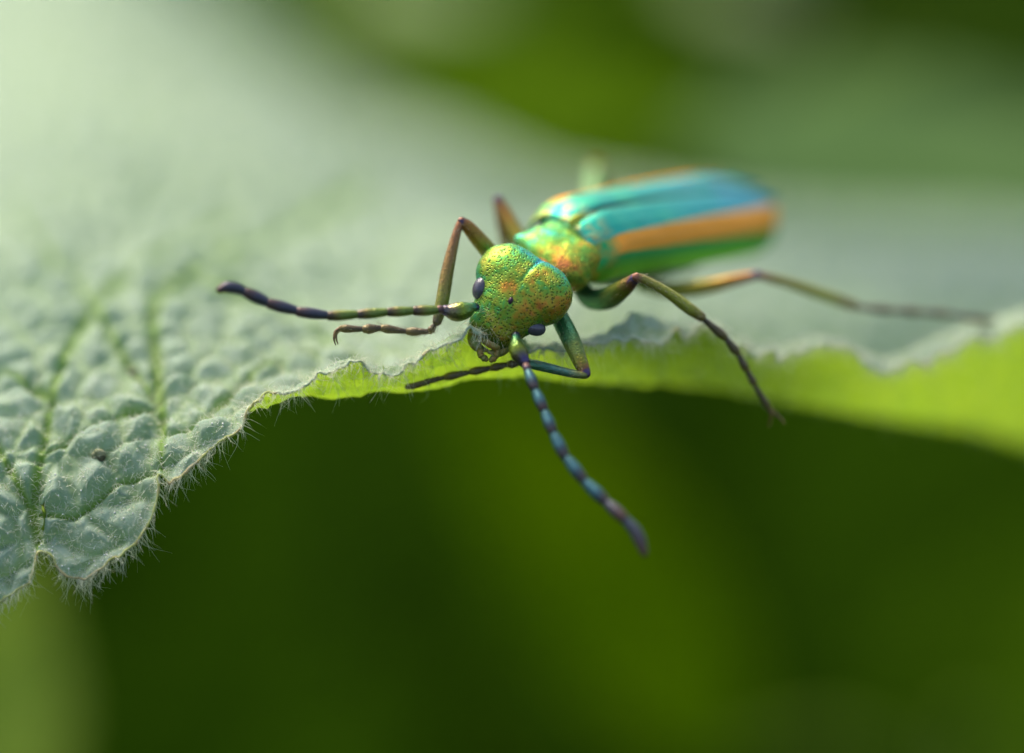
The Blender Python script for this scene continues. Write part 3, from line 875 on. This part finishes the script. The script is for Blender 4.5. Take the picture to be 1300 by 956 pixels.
# hind leg on the near side, stretched out along the rim
leg([(815, 362, 6.3, .25), (850, 368, 6.1, .30), (895, 364, 5.9, .29), (935, 355, 5.7, .22), (962, 349, 5.6, .17)],
    [(965, 350, 5.6, .15), (1000, 359, 6.1, .19), (1045, 374, 6.7, .21), (1085, 388, 7.2, .19)],
    [(1088, 390, 7.2, .15), (1132, 394, 7.6, .15), (1168, 396, 7.9, .14), (1205, 399, 8.2, .13), (1255, 407, 8.6, .12)],
    [[(1255, 407, 8.6), (1262, 406, 8.6), (1267, 410, 8.6)]], (M_FEM_B, M_TIB, M_TAR), 'bronze hind leg stretched out over the leaf edge')
# middle leg on the far side, knee up behind the head
leg([(676, 330, 4.2, .28), (662, 308, 4.6, .30), (645, 277, 5.1, .26), (632, 254, 5.4, .19)],
    [(631, 254, 5.5, .15), (637, 285, 5.9, .19), (645, 320, 6.4, .18), (650, 350, 7.2, .15)],
    [(650, 352, 7.2, .13), (640, 366, 7.8, .12), (625, 378, 8.2, .11), (612, 386, 8.4, .1)], None, (M_FEM_B, M_TIB_B, M_TAR), 'bronze middle leg bent up behind the head')
# hind leg on the far side, knee above the wing cases
leg([(748, 262, 9.5, .30), (752, 238, 11.5, .28), (756, 220, 13, .28), (757, 214, 13.5, .2)],
    [(758, 211, 13.6, .24), (765, 240, 15, .22), (775, 280, 16.5, .20), (780, 305, 17.3, .16)],
    [(781, 308, 17.4, .13), (776, 318, 17.7, .12), (768, 324, 17.9, .11)], None, (mat_plain('knee_pale', (.13, .30, .08), (.22, .36, .12), .5, .2), M_TIB, M_TAR), 'pale green hind knee raised behind the wing cases')

# fine hairs on the head, neck and mouth
n = 520
fi = rng.integers(0, len(hv), n)
hairs('bristle', hv[fi], unit(hv[fi] - hc) + jit(n, .35), rng.uniform(.08, .20, n), np.full(n, .005), beetle, M_SETA, curl=.3, gravity=.1, nseg=2)
sel = np.where(hq[:, 1] > 1.35)[0]; n = 110; fi = rng.choice(sel, n)
hairs('mouth_hair', hv[fi], unit(hv[fi] - hc) + e2_ * .8 + jit(n, .4), rng.uniform(.25, .55, n), np.full(n, .007), beetle, mat_plain('mouth_hair', (.40, .30, .08), (.50, .40, .16), .4), curl=.9, gravity=.1, nseg=3)

# ------------------------------------------------------------------ small litter on the leaf
def on_leaf(px, py):
    d = np.hypot(PX[..., 0] - px, PX[..., 1] - py) + 1e3 * (kpar < 2)[:, None] * (PX[..., 0] > 330)
    return np.unravel_index(np.argmin(d), d.shape)
def crumb(px, py, size, mat, label, seed):
    ij = on_leaf(px, py)
    p, nn = G2[ij], N2[ij]
    t = thing('plant_crumb', label, 'crumb', tuple(W(p)))
    r = np.random.default_rng(seed)
    for k in range(3):
        v, f = blob(p + nn * size * .45 + np.array([.5 * (k - 1), -.28 * (k - 1), 0]) * size * 1.1 + r.normal(size=3) * size * .12, frame(r.normal(size=3)), size * r.uniform(.35, .75, 3), 3, size * 1.1, seed + k)
        mesh('fragment', W(v), f, mat[k % len(mat)], parent=t)
    c = r.normal(size=(40, 3)); c = unit(c)
    hairs('fibre', p + nn * size * .5 + c * size * .5, c + nn * .5, r.uniform(.3, .6, 40) * size * 1.3, np.full(40, .012), t, M_HAIR, gravity=0)
    return t
M_CR1 = mat_plain('crumb_brown', (.16, .18, .08), (.28, .27, .15), .8, 0, 4); M_CR2 = mat_plain('crumb_dark', (.02, .025, .008), (.06, .06, .02), .7, 0, 4)
crumb(122, 579, .33, [M_CR1, M_CR1, M_CR2], 'small brown plant crumb lying on the leaf near its lobed edge', 3)
crumb(165, 461, .26, [M_CR2], 'tiny dark crumb beside the forked main vein of the leaf', 5)
# pale grains of pollen
rg = np.random.default_rng(12)
v0, f0 = ico(1)
gv, gf_ = [], []
for i in range(420):
    k = int(rg.integers(6, 170)); j = int(np.clip(rg.normal(120, 120), 60, 470))
    if k >= NV: continue
    p = G2[k, j] + N2[k, j] * .02
    gf_ += [[a + len(gv) * len(v0) for a in q] for q in f0]
    gv.append(p + v0 * rg.uniform(.02, .045))
pg_ = mesh('pollen', W(np.vstack(gv)), gf_, mat_plain('pollen_grain', (.75, .75, .62), (.8, .8, .7), .5), parent=leaf)
pg_['kind'] = 'stuff'

# ------------------------------------------------------------------ plants behind and below
def blade(center, along, face, length, width, seed, curl=.18, fold=.12):
    """a leaf blade in camera mm: grid, vein mask. center = middle of the blade"""
    along = unit(along); face = unit(np.asarray(face, float) - along * (np.asarray(face, float) @ along)); side = np.cross(along, face)
    nu, nv = 64, 41
    u = np.linspace(0, 1, nu); v = np.linspace(-1, 1, nv)
    Ug, Vg = np.meshgrid(u, v, indexing='ij')
    prof = np.sin(math.pi * np.clip(Ug, 0, 1) ** 0.72) ** 0.75
    prof = np.maximum(prof, .012)
    edge = 1 + .05 * np.sin(Ug * 60 + seed) * np.abs(Vg) ** 6 + .10 * (noise(np.stack([Ug * 5, Vg * 0 + np.sign(Vg), Ug * 0], -1), 1.0, seed, 2) - .5)
    x = (Ug - .5) * length
    y = Vg * width * .5 * prof * edge
    h = -curl * length * (2 * Ug - .8) ** 2 * .5 + fold * np.abs(y) - .004 * length * np.exp(-(y / (width * .02)) ** 2)
    h = h + length * .05 * (noise(np.stack([x / length * 4, y / length * 4, 0 * x], -1), 1.0, seed + 5, 2) - .5)
    lat = np.abs(((Ug * 9 - np.abs(Vg) * 1.6) % 1) - .5)
    vein = np.maximum(np.exp(-(np.abs(y) / (width * .018)) ** 2), .6 * sstep(.42, .5, lat))
    h = h - length * .006 * vein + length * .006 * np.abs(np.sin((Ug * 9 - np.abs(Vg) * 1.6) * math.pi))
    P = np.asarray(center) + x[..., None] * along + y[..., None] * side + h[..., None] * face
    ii = np.arange(nu * nv).reshape(nu, nv)
    f = np.stack([ii[:-1, :-1], ii[1:, :-1], ii[1:, 1:], ii[:-1, 1:]], -1).reshape(-1, 4)
    return P, f, vein

def plant(name, label, cat, foot, leaves, mat, stem_mat, stem_r=1.6, group=None):
    """foot: world x,y in metres; leaves: list of dict(px,py,z,along,face,l,w)"""
    gz = ground_z(*foot) - .003
    t = thing(name, label, cat, (foot[0], foot[1], gz), group)
    tops = []
    for i, lf_ in enumerate(leaves):
        c = C(lf_['px'], lf_['py'], lf_['z'])
        P, f, vn = blade(c, lf_['along'], lf_['face'], lf_['l'], lf_['w'], 100 + 13 * i + len(name) * 7 + int(abs(lf_['px'])) % 97, lf_.get('curl', .16), lf_.get('fold', .12))
        wv = W(P.reshape(-1, 3))
        q = f[len(f) // 2]
        fw = W(c + np.asarray(lf_['face'], float)) - W(c)
        if np.cross(wv[q[1]] - wv[q[0]], wv[q[2]] - wv[q[0]]) @ fw < 0: f = f[:, ::-1]
        lo = mesh('leaf', wv, f, lf_.get('mat', mat), parent=t, attrs={'vein': vn.ravel()}, fix=False)
        md = lo.modifiers.new('thick', 'SOLIDIFY'); md.thickness = .25 * S; md.offset = -1
        base = W(P[1, P.shape[1] // 2]); tops.append(base)
    top = np.mean(tops, 0); axis_top = np.array([foot[0] * .6 + top[0] * .4, foot[1] * .6 + top[1] * .4, max(x[2] for x in tops) + .002])
    ft = np.array([foot[0], foot[1], gz])
    sp = np.array([ft, ft * .66 + axis_top * .34 + np.array([.002, -.001, 0]), ft * .33 + axis_top * .67 - np.array([.002, 0, 0]), axis_top])
    v, f, a = tube(unW(sp), [stem_r * 1.3, stem_r * 1.1, stem_r, stem_r * .6], n=24, sides=10)
    mesh('stem', W(v), f, stem_mat, parent=t)
    for b in tops:
        zt = np.clip((b[2] - .006 - gz) / (axis_top[2] - gz), .12, .98)
        j = ft + (axis_top - ft) * zt
        pp = np.array([j, j * .5 + b * .5 + np.array([0, 0, .004]), b])
        v, f, a = tube(unW(pp), [stem_r * .5, stem_r * .42, stem_r * .35], n=14, sides=8)
        mesh('petiole', W(v), f, stem_mat, parent=t)
    return t

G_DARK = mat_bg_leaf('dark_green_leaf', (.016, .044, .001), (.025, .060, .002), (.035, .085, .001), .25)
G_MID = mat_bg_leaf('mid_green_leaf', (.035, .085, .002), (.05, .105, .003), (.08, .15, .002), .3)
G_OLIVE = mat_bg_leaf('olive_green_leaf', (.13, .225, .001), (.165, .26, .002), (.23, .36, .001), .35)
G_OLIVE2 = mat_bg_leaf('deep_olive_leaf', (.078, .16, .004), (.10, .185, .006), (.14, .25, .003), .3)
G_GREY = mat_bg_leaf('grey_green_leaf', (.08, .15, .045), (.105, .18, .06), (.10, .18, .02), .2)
G_PALE = mat_bg_leaf('pale_green_leaf', (.28, .38, .16), (.36, .45, .22), (.35, .45, .08), .25)
ST_D = mat_stem('dark_stem', (.02, .045, .006), (.04, .07, .012)); ST_G = mat_stem('green_stem', (.08, .14, .012), (.13, .19, .03))

def L(px, py, z, along, face, l, w, **kw):
    return dict(px=px, py=py, z=z, along=along, face=face, l=l, w=w, **kw)

plant('broad_leaved_plant', 'plant with a broad olive green leaf arching behind the wing cases', 'plant', (0.02, 0.17),
      [L(660, 110, 118, (.97, -.03, .22), (0, .65, -.76), 44, 17, mat=G_OLIVE2)], G_OLIVE, ST_G)
plant('pale_leaved_plant', 'plant with pale green leaves high behind the olive leaf', 'plant', (0.005, 0.22),
      [L(535, -22, 110, (.97, .05, .2), (0, .8, -.6), 10, 5), L(955, -18, 112, (.97, -.1, .2), (0, .8, -.6), 8, 4)], G_PALE, ST_G)
rows = []
def dark_row(y0, z, xs, l, w, seed):
    r = np.random.default_rng(seed)
    out = []
    for x in xs:
        out.append(L(x + r.uniform(-40, 40), y0 + r.uniform(-40, 40), z + r.uniform(-15, 15), (r.uniform(-.5, .5), .9, .35), (r.uniform(-.3, .3), .35, -.93), l * r.uniform(.85, 1.15), w * r.uniform(.85, 1.15)))
    return out
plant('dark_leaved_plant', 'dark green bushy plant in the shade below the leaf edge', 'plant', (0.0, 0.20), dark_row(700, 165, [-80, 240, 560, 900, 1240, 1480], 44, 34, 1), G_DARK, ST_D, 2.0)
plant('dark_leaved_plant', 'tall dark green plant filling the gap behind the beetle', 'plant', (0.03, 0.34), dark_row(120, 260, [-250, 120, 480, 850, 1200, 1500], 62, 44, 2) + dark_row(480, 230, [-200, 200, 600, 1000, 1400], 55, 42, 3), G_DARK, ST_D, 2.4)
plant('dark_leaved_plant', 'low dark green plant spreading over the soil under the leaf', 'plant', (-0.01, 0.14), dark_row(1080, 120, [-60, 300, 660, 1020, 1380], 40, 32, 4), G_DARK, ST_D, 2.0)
plant('strap_leaved_plant', 'plant with an olive strap leaf slanting down behind the hanging antenna', 'plant', (0.035, 0.07),
      [L(745, 690, 85, (-.52, .80, .12), (.1, .6, -.8), 30, 11, curl=.05)], G_OLIVE, ST_G)
plant('stalked_plant', 'plant with a light green leaf standing below the lobed leaf corner', 'plant', (-0.03, 0.03),
      [L(-5, 900, 66, (.12, .99, .05), (-.1, .5, -.86), 18, 8.5, curl=.05)], mat_bg_leaf('lime_green_leaf', (.28, .38, .04), (.32, .42, .06), (.36, .46, .02), .3), ST_G)
plant('creeping_plant', 'low plant with one mid green leaf under the lime rim below the hind foot', 'plant', (0.05, 0.09),
      [L(1300, 850, 95, (.5, .8, .1), (-.1, .65, -.75), 22, 15)], G_MID, ST_G)
# unseen leaf added towards the sun to shade the big leaf's right half
ow = unW(W(C(1240, 320, 42)) + np.array(sdir) * .055)
over = dict(px=650 + ow[0] / (K * (D + ow[2]) / D), py=478 - ow[1] / (K * (D + ow[2]) / D), z=ow[2], along=(.9, -.25, -.2), face=(.1, .93, -.37), l=52, w=36, curl=.05)
plant('grey_leaved_plant', 'plant with a broad grey green leaf beyond the wing case tips', 'plant', (0.06, 0.13),
      [L(1270, 235, 80, (.98, -.1, .15), (0, .75, -.66), 36, 17, curl=.03, fold=.03), over], G_GREY, ST_G)
